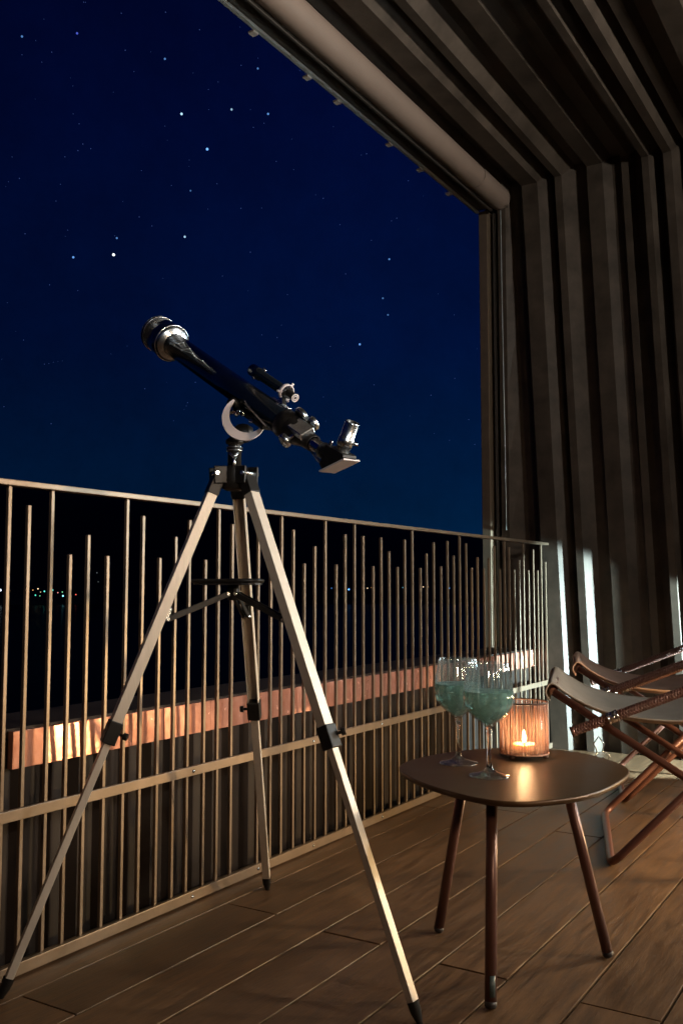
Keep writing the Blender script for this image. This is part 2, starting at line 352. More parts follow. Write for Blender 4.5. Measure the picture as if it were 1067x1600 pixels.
for z in zs[:-1]: g.v += [(lean(x, z), 5.05-d, z) for x, d in prof]
g.v += [(x, 5.05-d, 3.23-d) for x, d in prof]
for r in range(8):
    for i in range(n-1): g.f.append((r*n+i, r*n+i+1, (r+1)*n+i+1, (r+1)*n+i)); g.sm.append(False)
g.build('corrugated_wall', m_clad)
w = bpy.data.objects['corrugated_wall']; tag(w, 'dark brown corrugated metal end wall with uneven vertical ribs behind the chairs', 'wall')
sl = w.modifiers.new('thick', 'SOLIDIFY'); sl.thickness = .004; sl.offset = 0
g = MB()
for y in (5.05, 3.4, 1.7, 0, -1.6): g.v += [(x, (5.05-d) if y == 5.05 else y, 3.23-d) for x, d in prof]
for r in range(4):
    for i in range(n-1): g.f.append((r*n+i, r*n+i+1, (r+1)*n+i+1, (r+1)*n+i)); g.sm.append(False)
c = tag(g.build('ceiling', m_clad), kind='structure')
sl = c.modifiers.new('thick', 'SOLIDIFY'); sl.thickness = .004; sl.offset = 0
q = MB(); q.box((2.7, -1.6, -.2), (2.8, 5.1, 3.3)); tag(q.build('house_wall', m_wood_in), 'plain brown house wall along the terrace, opposite the railing', 'wall')

# ------------------------------------------------------------------ opening frame: edge beam, side post, clips; roller blind; cord
fr = empty('opening_frame', (-2.1, 5.0, 0), 'slim metal frame round the sky opening with a side post and small clips', 'frame')
q = MB(); q.box((-2.135, -1.6, 3.045), (-2.03, 4.955, 3.10)); q.build('edge_beam', m_beam, fr, bevel=.004)
q = MB(); q.box((-2.145, -1.6, 3.030), (-2.125, 4.95, 3.043)); q.build('edge_highlight', m_trim, fr, bevel=.003)  # pale strip added to draw the highlight along the beam's lower edge
q = MB(); q.box((-2.20, -1.6, 3.102), (-2.04, 5.0, 3.235)); q.build('upper_beam', m_beam, fr)
q = MB(); q.box((-2.132, 4.955, 0), (-2.078, 5.045, 3.043)); q.build('side_post', m_rail, fr, bevel=.004)
q = MB(); q.box((-2.060, 4.99, 0), (-2.045, 5.045, 3.03)); q.build('guide_strip', m_beam, fr, bevel=.002)
clipmesh = MB(); clipmesh.box((-2.166, -.016, 3.022), (-2.14, .016, 3.030)); cm = clipmesh.mesh('clip'); cm.materials.append(m_clip)
for cy in (1.4, 2.1, 2.82, 3.2, 3.44, 3.92, 4.25, 4.6):
    o = child('clip', cm, fr); o.location.y = cy
rb = empty('roller_blind', (-1.97, 3, 3.06), 'long pale brown rolled up sun blind tube hung under the ceiling edge', 'blind')
bc = Vector((-1.978, 0, 3.066))
q = MB(); q.tube([bc + Vector((0, y, 0)) for y in (-1.5, 0, 2, 4.55)], .062, 40, cap=False); q.build('blind_roll', m_roll, rb)
q = MB(); q.lathe([(.0635, 0), (.0635, .33), (.060, .36), (.045, .372), (.001, .374)], bc + Vector((0, 4.552, 0)), (0,1,0), 40); q.build('end_cap', m_roll, rb)
q = MB(); q.box((-2.035, -1.5, 3.004), (-2.02, 4.9, 3.02)); q.build('hem_bar', m_beam, rb, bevel=.003)
q = MB(); q.box((-1.99, 4.90, 3.05), (-1.966, 5.0, 3.16)); q.build('bracket', m_beam, rb)
cd = MB(); cd.tube(bez([(-1.998,4.965,3.03),(-1.996,4.965,2.4),(-1.992,4.967,1.7),(-1.99,4.967,1.18)], 6), .0022, 6)
tag(cd.build('pull_cord', m_trim), 'thin pull cord hanging down the dark wall under the roller blind end', 'cord')

# ------------------------------------------------------------------ parapet with copper band
pr = empty('parapet', (-1.88, 3, 0), 'low dark corrugated parapet with a glowing copper coloured top band behind the railing', 'parapet')
g = MB(); ys = []; y = -1.2
while y < 5.0: ys += [(y,0),(y+.018,.022),(y+.052,.022),(y+.070,0)]; y += .088
ys = [t for t in ys if t[0] < 5.04]
n = len(ys)
for z in (-.6, 0, .432): g.v += [(-1.872+d, y, z) for y, d in ys]
for r in range(2):
    for i in range(n-1): g.f.append((r*n+i, r*n+i+1, (r+1)*n+i+1, (r+1)*n+i)); g.sm.append(False)
g.build('corrugated_sheet', m_par, pr)
q = MB(); q.box((-1.93, -1.2, -.6), (-1.874, 5.04, .50)); q.build('core', m_par, pr)
y = 1.512; random.seed(3)
while y < 5.03:
    wv = random.uniform(.085, .135) if y < 2.6 else random.uniform(.10, .17); y2 = min(y+wv, 5.035)
    t = random.uniform(-.0022, .0022); tl = random.uniform(-.002, .002)
    if 1.60 < y < 1.76: tl = .0031; t = -.0014
    q = MB()
    x0 = -1.848
    nn = 1 if y < 2.6 else max(2, int((y2-y)/.022))
    vs = []
    for k in range(nn+1):
        yy = y + .0015 + (y2-y-.003)*k/nn; dd = t*(2*k/nn-1) + (0 if nn == 1 else (.0065 if k % 2 else 0))
        vs += [(x0+dd+tl, yy, .432), (x0+dd-tl, yy, .520), (x0-.018, yy, .520), (x0-.018, yy, .432)]
    fs = []
    for k in range(nn):
        b = k*4; fs += [(b, b+4, b+5, b+1), (b+1, b+5, b+6, b+2), (b+3, b+2, b+6, b+7), (b, b+3, b+7, b+4)]
    fs += [(0,1,2,3), (nn*4, nn*4+3, nn*4+2, nn*4+1)]
    q.add(vs, fs); q.build('copper_strip', m_cop, pr, bevel=.001)
    y = y2
q = MB(); q.box((-2.10, -1.2, .505), (-1.868, 5.04, .525)); q.build('cap', m_par, pr)

# ------------------------------------------------------------------ railing
rl = empty('railing', (-1.76, 3, 0), 'champagne metal balcony railing with thin vertical bars of uneven heights', 'railing')
YA = -.6; YB = 5.03
q = MB(); q.box((-1.777, YA, 1.090), (-1.743, YB, 1.1035)); q.build('top_rail', m_rail, rl, bevel=.0015)
q = MB(); q.box((-1.7545, YA, .342), (-1.744, YB, .367)); q.build('mid_rail', m_rail, rl, bevel=.0012)
q = MB(); q.box((-1.7545, YA, .004), (-1.743, YB, .031)); q.build('bottom_rail', m_rail, rl, bevel=.0012)
q = MB(); q.box((-1.768, 5.032-.012, .001), (-1.742, 5.047, 1.105)); q.build('post', m_rail, rl, bevel=.001)
bars_px = [(11.6,0),(45.7,790),(79,0),(109.5,867),(138.4,833),(168,869),(197,0),(224,806),(249.6,871.5),(274.5,841),(296.5,812),(321,874.5),(341.3,0),(363.4,818.5),(404,832),(423.3,893),(439.7,0),(458.5,827),(475.4,880),(491.8,855.4),(508,0),(525,881.7),(539,834),(553.7,0),(567,836.7),(582.8,884),(595,838.6),(607.6,862.5),(620.7,884.5),(632,841.4),(644,0),(656.3,886),(666,865),(677,845.6),(688.7,886.4),(698.5,847.5),(708.3,868),(718,0),(727.6,850),(736.5,888),(745.4,869.5),(755.7,888),(763,871),(771.6,853.6),(780.5,889),(788,0),(794.6,855.4),(803,890.6),(810.5,874),(817.5,0),(825,891.5),(832,858.7),(839,892.5),(845,0),(851.3,877)]
# survey of the bars: distance along the rail and height, worked out from bearings on the railing plane
survey = []
for x, t in bars_px:
    d = bearing(x, 900 if t == 0 else t); k = -1.76/d.x; survey.append((d.y*k, 1.0905 if t == 0 else .86 + d.z*k))
hs = [h for _, h in survey[1:]]
y = survey[0][0] - .062; k = 0
while y > YA + .03: survey.append((y, [1.0905, .98, 1.04, .93, 1.06, .97][k % 6])); y -= .062; k += 1
bm_cache = {}
for y, h in survey:
    key = round(h, 2) if h < 1.085 else 1.0902
    if key not in bm_cache:
        b = MB(); b.box((-.0048, -.0048, .006), (.0048, .0048, key)); me = b.mesh('bar'); me.materials.append(m_rail); bm_cache[key] = me
    o = child('bar', bm_cache[key], rl); o.location = (-1.7605, y, 0)
    bv = o.modifiers.new('bevel', 'BEVEL'); bv.width = .0011; bv.segments = 2
sm_ = MB(); sm_.lathe([(.001,.004),(.003,.0036),(.0045,.002),(.005,0)], (0,0,0), (1,0,0), 12); sme = sm_.mesh('screw'); sme.materials.append(m_chr2)
for z in (.0175, .354):
    for y in (1.2, 2.04, 2.34, 2.64, 3.1, 3.7, 4.3, 4.8):
        o = child('screw', sme, rl); o.location = (-1.7432 + (0 if z < .1 else -.001), y, z)

# ------------------------------------------------------------------ telescope on its tripod
tp = empty('telescope', (-1.405, 1.78, 0), 'black refractor telescope aimed at the sky on a silver tripod', 'telescope')
C0 = Vector((-1.405, 1.78, 0)); feet = [(-1.69, 1.37), (-1.637, 2.242), (-.888, 1.728)]
q = MB(); q.lathe([(.001,1.150),(.026,1.150),(.034,1.146),(.036,1.112),(.030,1.098),(.020,1.092),(.001,1.092)], C0, n=36); hub = q.build('tripod_head', m_blk, tp, bevel=.001)
for fi, f in enumerate(feet):
    F3 = Vector((*f, 0)); u = (F3 - C0).normalized(); t = Vector((-u.y, u.x, 0)); top = C0 + u*.045 + Vector((0,0,1.11)); d = (F3 + Vector((0,0,.0)) - top)
    P = lambda k: top + d*k
    ln = d.length
    q = MB()      # hinge yoke on the head
    for sgn in (-1, 1):
        q.beam(C0 + u*.024 + t*sgn*.021 + Vector((0,0,1.128)), C0 + u*.056 + t*sgn*.021 + Vector((0,0,1.126)), .042, .006, (0,0,1))
    q.beam(P(-.012) , P(.026), .034, .028, t)
    q.build('hinge', m_blk, tp, bevel=.002)
    q = MB(); q.tube([C0 + u*.05 + t*(-.028) + Vector((0,0,1.13)), C0 + u*.05 + t*.028 + Vector((0,0,1.13))], .005, 12); q.build('hinge_bolt', m_chr2, tp)
    lg = MB()     # upper leg: open aluminium channel
    nrm = d.normalized().cross(t).normalized()
    if nrm.dot(u) < 0: nrm = -nrm
    lg.beam(P(.018) + nrm*.010, P(.515) + nrm*.010, .0275, .004, t)
    for sgn in (-1, 1): lg.beam(P(.018) + t*sgn*.0132, P(.515) + t*sgn*.0132, .0024, .024, t)
    leg = lg.build('leg', m_alu, tp, bevel=.0008)
    q = MB(); q.beam(P(.50), P(.965), .0205, .0165, t); q.build('lower_leg', m_alu, leg, bevel=.0012)
    q = MB(); q.beam(P(.495), P(.538), .0335, .031, t); q.build('clamp', m_blk, leg, bevel=.0025)
    ks = 1 if fi != 1 else -1
    kd = t*ks if fi != 2 else t*(-1)
    # knobs stand on the side the photograph shows
    side = {0: Vector((.85,.5,0)), 1: Vector((-.85,-.5,0)), 2: Vector((.85,.5,0))}[fi]
    side = (side - d.normalized()*side.dot(d.normalized())).normalized()
    pk = P(.515) + side*.014
    q = MB(); q.tube([pk, pk + side*.016], .0035, 10); q.tube([pk + side*.014, pk + side*.024], .0085, 8); q.build('clamp_knob', m_blk, leg, bevel=.001)
    q = MB(); q.lathe([(.0125,0),(.0115,-.02),(.005,-.045),(.0015,-.053),(.0005,-.054)], P(.965), -d.normalized(), 16); q.build('foot_tip', m_blk, leg)
    if fi == 0 or True:    # small bright bracket where the spreader meets the leg
        pb = P(.275) - nrm*.004
        q = MB(); q.beam(P(.262) - nrm*.012, P(.288) - nrm*.012, .018, .014, t); q.build('leg_bracket', m_chr2 if fi == 0 else m_blk, leg, bevel=.002)
    # spreader arm
    hubp = C0 + Vector((0,0,.845))
    end = P(.285) - nrm*.018
    q = MB()
    for sgn in (-1, 1): q.beam(hubp + u*.012 + t*sgn*.007, end + t*sgn*.007, .013, .003, Vector((0,0,1)))
    q.build('spreader_arm', m_blk, tp, bevel=.0008)
    for pp in (hubp + u*.016, end):
        q = MB(); q.tube([pp - t*.012, pp + t*.012], .004, 10); q.build('spreader_bolt', m_chr2, tp)
for k, hz in enumerate((1.062, 1.045)):      # dark marks printed on the back leg
    u = (Vector((*feet[1],0)) - C0).normalized(); topb = C0 + u*.045 + Vector((0,0,1.11)); db = Vector((*feet[1],0)) - topb; kk = (1.11-hz)/1.11
tw = MB()
tray = []
for a in range(36):
    th = 2*math.pi*a/36; rr = .078 + .017*math.cos(3*th + 1.1)
    tray.append((rr*math.cos(th), rr*math.sin(th)))
for z in (.866, .874): tw.v += [(C0.x+x, C0.y+y, z) for x, y in tray]
tw.f = [tuple(range(36))[::-1], tuple(range(36, 72))] + [(i, (i+1) % 36, 36+(i+1) % 36, 36+i) for i in range(36)]; tw.sm = [False]*38
rimp = [(C0.x+x, C0.y+y, .876) for x, y in tray]
tw.tube(rimp, .005, 8, closed=True)
tw.tube([C0 + Vector((0,0,.83)), C0 + Vector((0,0,.87))], .014, 16)
tray_o = tw.build('accessory_tray', m_blk, tp)
# shaft and wing screw
q = MB(); q.lathe([(.001,1.148),(.0165,1.148),(.0165,1.186),(.019,1.188),(.019,1.196),(.0155,1.198),(.0155,1.203),(.021,1.206),(.022,1.214),(.012,1.222),(.001,1.224)], C0, n=30); q.build('mount_shaft', m_blk, tp)
for z in (1.1885, 1.1965): 
    q = MB(); q.tube(circ(C0 + Vector((0,0,z)), (1,0,0), (0,1,0), .0192, 30), .0012, 6, closed=True); q.build('shaft_ring', m_chr2, tp)
vw = Vector((.6, -.8, 0))
wp = C0 + vw*.016 + Vector((0,0,1.168))
q = MB(); q.tube([wp, wp + vw*.018], .0045, 12); q.tube([wp + vw*.016 + Vector((-.01,-.007,.011)), wp + vw*.02, wp + vw*.016 + Vector((.008,.006,.013))], [.003,.006,.003], 10)
q.tube([wp + vw*.018, wp + vw*.018 + Vector((0,0,-.022))], .004, 10); q.build('wing_screw', m_chr2, tp)
PV = Vector((-1.365, 1.79, 1.312)); A = Vector((-.83, .263, .492)).normalized(); V = (Vector((0,0,1)) - A*A.z).normalized(); Wd = A.cross(V)
def T(s, v=0, w=0): return PV + A*s + V*v + Wd*w
# dark knuckle behind the fork
q = MB(); q.lathe([(.001,-.026),(.014,-.024),(.022,-.012),(.024,0),(.022,.012),(.014,.024),(.001,.026)], Vector((-1.392,1.795,1.232)), (.85,.527,0), 24); q.build('altitude_knuckle', m_blk, tp)
# crescent fork
E1 = Vector((.82, .572, 0)); E2 = Vector((0,0,1)); EN = E1.cross(E2)
fc = PV + Vector((.002, -.028, -.052)) 
q = MB(); rows = []
nA_ = 36; a0, a1 = R(118), R(342)
for i in range(nA_+1):
    t_ = i/nA_; a = a0 + (a1-a0)*t_; w = .0055 + .0165*math.sin(math.pi*min(1, max(0, t_)))**.8
    ro = .053; ri = ro - w
    for rr, dz in ((ro-.001, -.006), (ro, -.004), (ro, .004), (ro-.001, .006), (ri+.001, .006), (ri, .004), (ri, -.004), (ri+.001, -.006)):
        q.v.append(tuple(fc + (E1*math.cos(a) + E2*math.sin(a))*rr + EN*dz))
for i in range(nA_):
    for k in range(8): q.f.append((i*8+k, i*8+(k+1) % 8, (i+1)*8+(k+1) % 8, (i+1)*8+k)); q.sm.append(False)
q.f += [tuple(range(8)), tuple(nA_*8+k for k in range(8))]; q.sm += [False]*2
fork = q.build('fork_mount', m_white, tp)
q = MB(); q.tube([fc + E2*.045 - E1*.028, T(.01, -.03, -.012)], .008, 12); q.tube([fc - E2*.018 + E1*.05, T(-.03, -.03, .0)], .007, 12); q.build('fork_pivot', m_blk, tp)
q = MB(); q.tube([fc + E1*.012 - E2*.004 + EN*.002, fc + E1*.044 - E2*.010], .0052, 12); q.build('slow_motion_rod', m_chr2, tp)
q = MB(); q.tube([T(.03,-.04,-.014), T(.045,-.055,-.016)], .006, 12); q.tube([T(.0,-.033,-.02), T(.0,-.046,-.03)], .006, 12); q.build('clamp_screw', m_chr, tp)
q = MB(); q.tube([T(-.012,-.028,-.024), T(-.012,-.035,-.034)], .0065, 14); q.tube([T(-.03,-.025,-.026), T(-.03,-.032,-.036)], .0065, 14); q.build('clamp_screw', m_chr, tp)
q = MB(); q.beam(T(.075,-.036,0), T(-.095,-.036,0), .028, .012, Wd); q.build('tube_saddle', m_blk, tp, bevel=.002)
# optical tube
q = MB(); q.lathe([(.001,-.172),(.028,-.172),(.0318,-.165),(.0318,.44),(.030,.44),(.001,.438)], PV, A, 56); tube = q.build('optical_tube', m_tube, tp)
q = MB(); q.lathe([(.0490,.428),(.0495,.434),(.0495,.520),(.0475,.520),(.0465,.45),(.03,.448)], PV, A, 56); q.build('dew_shield', m_tube, tube)
q = MB(); q.lathe([(.001,.462),(.03,.465),(.046,.460)], PV, A, 48); q.build('objective_lens', m_lens, tube)
for s_, r_, w_ in ((.431, .0496, .0028), (.508, .0500, .0015), (.5205, .0488, .0014)):
    q = MB(); q.tube(circ(PV + A*s_, V, Wd, r_, 56), w_, 8, closed=True); q.build('chrome_ring', m_chr2, tube)
q = MB(); q.lathe([(.0320,.4140),(.0370,.4162),(.0400,.4178),(.0440,.4202),(.0490,.4240),(.0498,.427)], PV, A, 56); q.build('flared_collar', m_chr2, tube)
q = MB(); q.lathe([(.0322,-.155),(.0345,-.157),(.0345,-.182),(.031,-.190),(.028,-.196),(.001,-.196)], PV, A, 48); q.build('rear_collar', m_blk, tube)
# constellation map printed on the tube (flat print lines lying on its skin)
def skin(s_, ang, r=.0320): return PV + A*s_ + (V*math.cos(ang) + Wd*math.sin(ang))*r
camdir = -(PV - CAMP).normalized(); camp = camdir - A*camdir.dot(A); am = math.atan2(camp.dot(Wd), camp.dot(V))
def onpx(s_, off): return skin(s_, am + off)
net = [(.395,.55),(.372,.50),(.35,.30),(.385,-.02),(.362,-.02),(.31,.12),(.28,.40),(.30,.60),(.255,.42),(.245,.35),(.238,.25),(.205,.32)]
pts = {'a': (.345,.62),'b': (.352,.30),'c': (.385,-.06),'d': (.362,-.02),'e': (.320,.02),'f': (.300,.50),'g': (.272,.30),'h': (.258,.22),'i': (.244,.16),'j': (.215,.26)}
q = MB()
for a_, b_ in ('ab','bc','cd','de','eg','gh','hi','ij','ef'):
    (s1, o1), (s2, o2) = pts[a_], pts[b_]
    q.tube([onpx(s1+(s2-s1)*k/6, o1+(o2-o1)*k/6) for k in range(7)], .0009, 4)
for s1, o1 in list(pts.values()): 
    c_ = onpx(s1, o1); q.lathe([(.001,-.0012),(.0030,0),(.001,.0012)], c_, (c_ - (PV + A*s1)), 8)
q.build('star_map', m_print, tube)
# finder scope
nf = (V*.92 + Wd*.39).normalized(); fo = nf*.0615
def F(s_): return PV + A*s_ + fo
q = MB(); q.lathe([(.001,-.10),(.0115,-.10),(.0125,-.098),(.0125,.02),(.0155,.026),(.0155,.062),(.014,.062),(.013,.05),(.001,.048)], PV + fo, A, 32); fd = q.build('finder_scope', m_tube, tp)
q = MB(); q.lathe([(.001,-.132),(.0075,-.132),(.0092,-.130),(.0092,-.112),(.0115,-.108),(.0115,-.098)], PV + fo, A, 28); q.build('finder_eyepiece', m_blk, fd)
q = MB(); q.tube(circ(F(-.132), V, Wd, .0085, 28), .0016, 8, closed=True); q.tube(circ(F(-.1325), V, Wd, .0045, 20), .0011, 8, closed=True); q.build('eyepiece_ring', m_white, fd)
q = MB(); q.lathe([(.0165,-.088),(.0195,-.088),(.0195,-.098),(.0165,-.098)], PV + fo, A, 32, closed=True)
for k in range(3):
    a = 2*math.pi*k/3 + .5; dd = V*math.cos(a) + Wd*math.sin(a); q.tube([F(-.093) + dd*.013, F(-.093) + dd*.026], .003, 10)
q.build('finder_ring', m_white, fd)
q = MB(); q.tube([F(.028) + nf*.0 + (V*math.cos(.6)+Wd*math.sin(.6))*.014, F(.028) + (V*math.cos(.6)+Wd*math.sin(.6))*.019], .005, 10); q.tube([F(.028) - Wd*.014 - V*.008, F(.028) - Wd*.018 - V*.012], .004, 10); q.build('finder_screw', m_chr, fd)
q = MB(); q.beam(F(-.093) - nf*.018, F(-.112) - nf*.034, .012, .020, Wd); q.beam(F(-.06) - nf*.030, F(-.135) - nf*.030, .018, .004, Wd); q.build('finder_bracket', m_chr2, tp, bevel=.001)
# focuser
q = MB(); q.lathe([(.031,-.19),(.030,-.215),(.022,-.240),(.0195,-.262),(.0195,-.275),(.017,-.277)], PV, A, 40); foc = q.build('focuser', m_blk, tp)
kd = (Wd*.78 + V*.62).normalized(); kn = A.cross(kd).normalized()
q = MB(); q.beam(T(-.205) - kn*.02, T(-.262) - kn*.02, .038, .018, kd); q.build('rack_housing', m_chr2, foc, bevel=.003)
def knob(c, r, h, m_):
    k = MB(); k.lathe([(.001,0),(r*.85,0),(r,.002),(r,h-.002),(r*.88,h),(.001,h)], c, kd, 28, wob=lambda t, hh: .035*(1 if int(t*28/(2*math.pi)) % 2 else -1)); return k.build('focus_knob', m_, foc)
kc = T(-.228) - kn*.012
q = MB(); q.tube([kc - kd*.045, kc + kd*.045], .004, 12); q.build('focus_axle', m_chr, foc)
knob(kc - kd*.050, .0165, .014, m_chr2); knob(kc + kd*.028, .0165, .014, m_chr2)
kk = MB(); kk.lathe([(.001,0),(.020,0),(.022,.002),(.022,.010),(.018,.013),(.001,.013)], T(-.195, .030, .006), kd, 30, wob=lambda t, hh: .02*(1 if int(t*30/(2*math.pi)) % 2 else -1)); kk.build('lock_wheel', m_chr2, foc)
q = MB(); q.beam(T(-.215,.018,-.012), T(-.243,.014,-.012), .020, .010, Wd*.8+V*.3); q.build('white_plate', m_white, foc, bevel=.001)
q = MB(); q.lathe([(.0150,-.27),(.0150,-.318)], PV, A, 32); q.lathe([(.001,-.318),(.0150,-.318)], PV, A, 32); q.build('draw_tube', m_chr, foc)
q = MB(); q.lathe([(.0152,-.312),(.0185,-.313),(.0185,-.336),(.0165,-.338),(.001,-.338)], PV, A, 32); q.build('tube_holder', m_blk, foc)
q = MB(); q.tube([T(-.325,.018,.004), T(-.325,.029,.006)], .0035, 10); q.tube([T(-.29,-.016,-.008), T(-.335,-.024,-.010)], .0028, 10); q.build('set_screw', m_chr, foc)
# star diagonal: a triangular prism with a cover plate on its slanted face
dg = []
for w in (-.019, .019): dg += [T(-.338, .022, w), T(-.338, -.024, w), T(-.352, -.030, w), T(-.404, .020, w), T(-.400, .026, w)]
q = MB(); q.add(dg, [(0,1,2,3,4), (9,8,7,6,5)] + [(i, (i+1) % 5, 5+(i+1) % 5, 5+i) for i in range(5)]); di = q.build('star_diagonal', m_blk, tp, bevel=.001)
q = MB(); a_ = T(-.349,-.036); b_ = T(-.412,.020); q.beam(a_, b_, .046, .0035, Wd); q.build('diagonal_plate', m_white, di, bevel=.0008)
ex = T(-.374, 0, 0); 
q = MB(); q.lathe([(.0150,.022),(.0150,.036),(.0175,.037),(.0175,.055),(.0160,.056),(.0160,.088),(.0150,.091),(.0125,.091),(.012,.086),(.001,.084)], ex, V, 36); ep = q.build('eyepiece', m_chr2, tp)
q = MB(); q.tube([ex + V*.046 + Wd*.016 - A*.006, ex + V*.046 + Wd*.025 - A*.010], .0042, 12); q.build('set_screw', m_chr, ep)

# ------------------------------------------------------------------ side table
tb = empty('side_table', (-.845, 2.10, 0), 'low bronze side table with a rounded triangular top and three splayed legs', 'table')
outl = [(-1.082,2.012),(-.946,1.858),(-.744,1.777),(-.625,1.880),(-.588,2.05),(-.614,2.262),(-.775,2.404),(-.946,2.383),(-1.062,2.226)]
P2 = [Vector((*p, 0)) for p in outl]; nP = len(P2); loop = []
for i in range(nP):
    a, b, c_, d = P2[i-1], P2[i], P2[(i+1) % nP], P2[(i+2) % nP]
    for k in range(9):
        t = k/9; loop.append(.5*((2*b) + (c_-a)*t + (2*a-5*b+4*c_-d)*t*t + (3*b-a-3*c_+d)*t**3))
cc = Vector((-.845, 2.09, 0)); q = MB(); nL = len(loop)
for sc_, z in ((.975,.4275),(.99,.4285),(.998,.432),(1.0,.436),(.996,.4392),(.988,.4400)):
    q.v += [tuple(cc + (p-cc)*sc_ + Vector((0,0,z))) for p in loop]
for r in range(5):
    for k in range(nL): q.f.append((r*nL+k, r*nL+(k+1) % nL, (r+1)*nL+(k+1) % nL, (r+1)*nL+k)); q.sm.append(True)
q.f += [tuple(range(nL))[::-1], tuple(5*nL+k for k in range(nL))]; q.sm += [False, False]
q.build('tabletop', m_table, tb)
for i, (fx, fy, tx_, ty_) in enumerate(((-1.075,2.196,-.975,2.15),(-.794,1.86,-.815,1.93),(-.667,2.256,-.745,2.19))):
    f = Vector((fx, fy, .004)); t = Vector((tx_, ty_, .4275))
    q = MB(); q.tube([f + (t-f)*.03, f + (t-f)*.5, t], .0125, 20); lg = q.build('leg', m_tleg, tb)
    q = MB(); q.tube([f, f + (t-f)*.010, f + (t-f)*.03], [.0105,.0128,.0128], 20); q.build('foot_cap', m_cap, lg)
    if i == 1:
        a = f + (t-f)*.055; b = f + (t-f)*.15; toc = Vector((.62,-.78,0)); sd = Vector((.78,.62,0))
        q = MB()
        for k in range(5):
            an = -.5 + k*.25; 
            for p in (a, b): q.v.append(tuple(p + (toc*math.cos(an) + sd*math.sin(an) )*.0129))
        for k in range(4): q.f.append((2*k, 2*k+2, 2*k+3, 2*k+1)); q.sm.append(True)
        lo = q.build('label', m_lab, lg, fix=False); so = lo.modifiers.new('s','SOLIDIFY'); so.thickness = .0006
q = MB(); q.tube([(-.975,2.15,.422),(-.845,2.09,.422)], .008, 10); q.tube([(-.815,1.93,.422),(-.845,2.09,.422)], .008, 10); q.tube([(-.745,2.19,.422),(-.845,2.09,.422)], .008, 10); q.build('under_frame', m_tleg, tb)

# ------------------------------------------------------------------ wine glasses
def wine(x, y, label, rot, H=.25):
    r0 = empty('wine_glass', (x, y, .4402), label, 'wine glass', 'two stemmed glasses on the side table')
    k = H/.25
    outer = [(.001,.0),(.040,.0),(.0455,.0008),(.046,.002),(.044,.0034),(.030,.006),(.016,.011),(.0075,.020),(.0050,.034),(.0042,.060),(.0043,.085),(.0056,.100),(.0085,.108),(.018,.1165),(.032,.127),(.045,.140),(.0535,.156),(.0560,.168),(.0555,.180),(.0525,.205),(.0480,.230),(.0450,.2490),(.0446,.2497),(.0440,.2490)]
    inner = [(.0468,.230),(.0511,.205),(.0541,.180),(.0546,.168),(.0521,.1565),(.0436,.1415),(.0306,.1290),(.0165,.1190),(.006,.1130),(.001,.1120)]
    fl = lambda t, h: (.020*math.cos(22*t) if h > .118*k else 0) * min(1, max(0, (h/k-.118)/.03))
    q = MB(); q.lathe([(r, h*k) for r, h in outer[6:13]] + [(.0055, .1105*k), (.001, .1107*k)], (x, y, .4402), n=32); q.build('stem', m_glass, r0, merge=True)
    q = MB(); q.lathe([(r, h*k) for r, h in outer[:7]] + [(.014,.0125*k),(.0095,.017*k),(.0072,.0205*k)], (x, y, .4402), n=48); q.build('foot', m_foot, r0, merge=True)
    q = MB(); q.lathe([(r, h*k) for r, h in outer[12:] + inner], (x, y, .4402), n=132, wob=fl); q.build('bowl', m_thin, r0, merge=True)
    Lh = .187 if rot else .190
    lp = [(.001,.1128),(.0058,.1137),(.0160,.1198),(.0298,.1297),(.0428,.1420),(.0513,.1568),(.0538,.168),(.0533,.180),(.0525,Lh-.001),(.0530,Lh),(.050,Lh-.0006),(.001,Lh-.0008)]
    q = MB(); q.lathe([(r*.992, h*k) for r, h in lp], (x, y, .4402), n=66, wob=lambda t, h: .010*math.cos(22*t)*(1 if h < .186*k else .3)); q.build('drink', m_liq, r0, merge=True)
    return r0
wine(-.971, 2.099, 'stemmed wine glass of green drink, the rear one, further from the candle', 0, .25)
wine(-.848, 1.995, 'stemmed wine glass of green drink, the front one, overlapping the candle holder', 1, .252)

# ------------------------------------------------------------------ candle holder and candle
hx, hy, hz = -.868, 2.262, .440
ch = empty('candle_holder', (hx, hy, hz), 'round candle holder of thin upright rattan strands with a dark rim', 'candle holder')
RR = .0595
for k in range(3):
    a = 2*math.pi*k/3 + .3; q = MB(); q.lathe([(.001,0),(.006,.001),(.0075,.005),(.006,.010),(.001,.0105)], (hx+(RR-.008)*math.cos(a), hy+(RR-.008)*math.sin(a), hz), n=14); q.build('foot', m_rim, ch)
q = MB(); q.tube(circ((hx,hy,hz+.136), (1,0,0), (0,1,0), RR, 64), .0024, 8, closed=True); q.build('top_rim', m_rim, ch)
q = MB(); q.tube(circ((hx,hy,hz+.0125), (1,0,0), (0,1,0), RR, 64), .0020, 8, closed=True); q.build('bottom_rim', m_strand, ch)
q = MB(); q.lathe([(.001,.0115),(RR-.003,.0115),(RR-.003,.0145),(.001,.0145)], (hx,hy,hz), n=40); q.build('base_plate', m_rim, ch)
rnd = random.Random(11); NS = 104
for k in range(NS):
    a = 2*math.pi*(k + rnd.uniform(-.3,.3))/NS; a2 = a + rnd.uniform(-.05,.05); rr = RR + rnd.uniform(-.0012,.0012)
    pts_ = [(hx+rr*math.cos(a+(a2-a)*t + .012*math.sin(t*7+k)), hy+rr*math.sin(a+(a2-a)*t+ .012*math.sin(t*7+k)), hz+.012+.124*t) for t in (0,.25,.5,.75,1)]
    q = MB(); q.tube(pts_, rnd.uniform(.0005,.0010), 5); q.build('strand', m_strand, ch, fix=False)
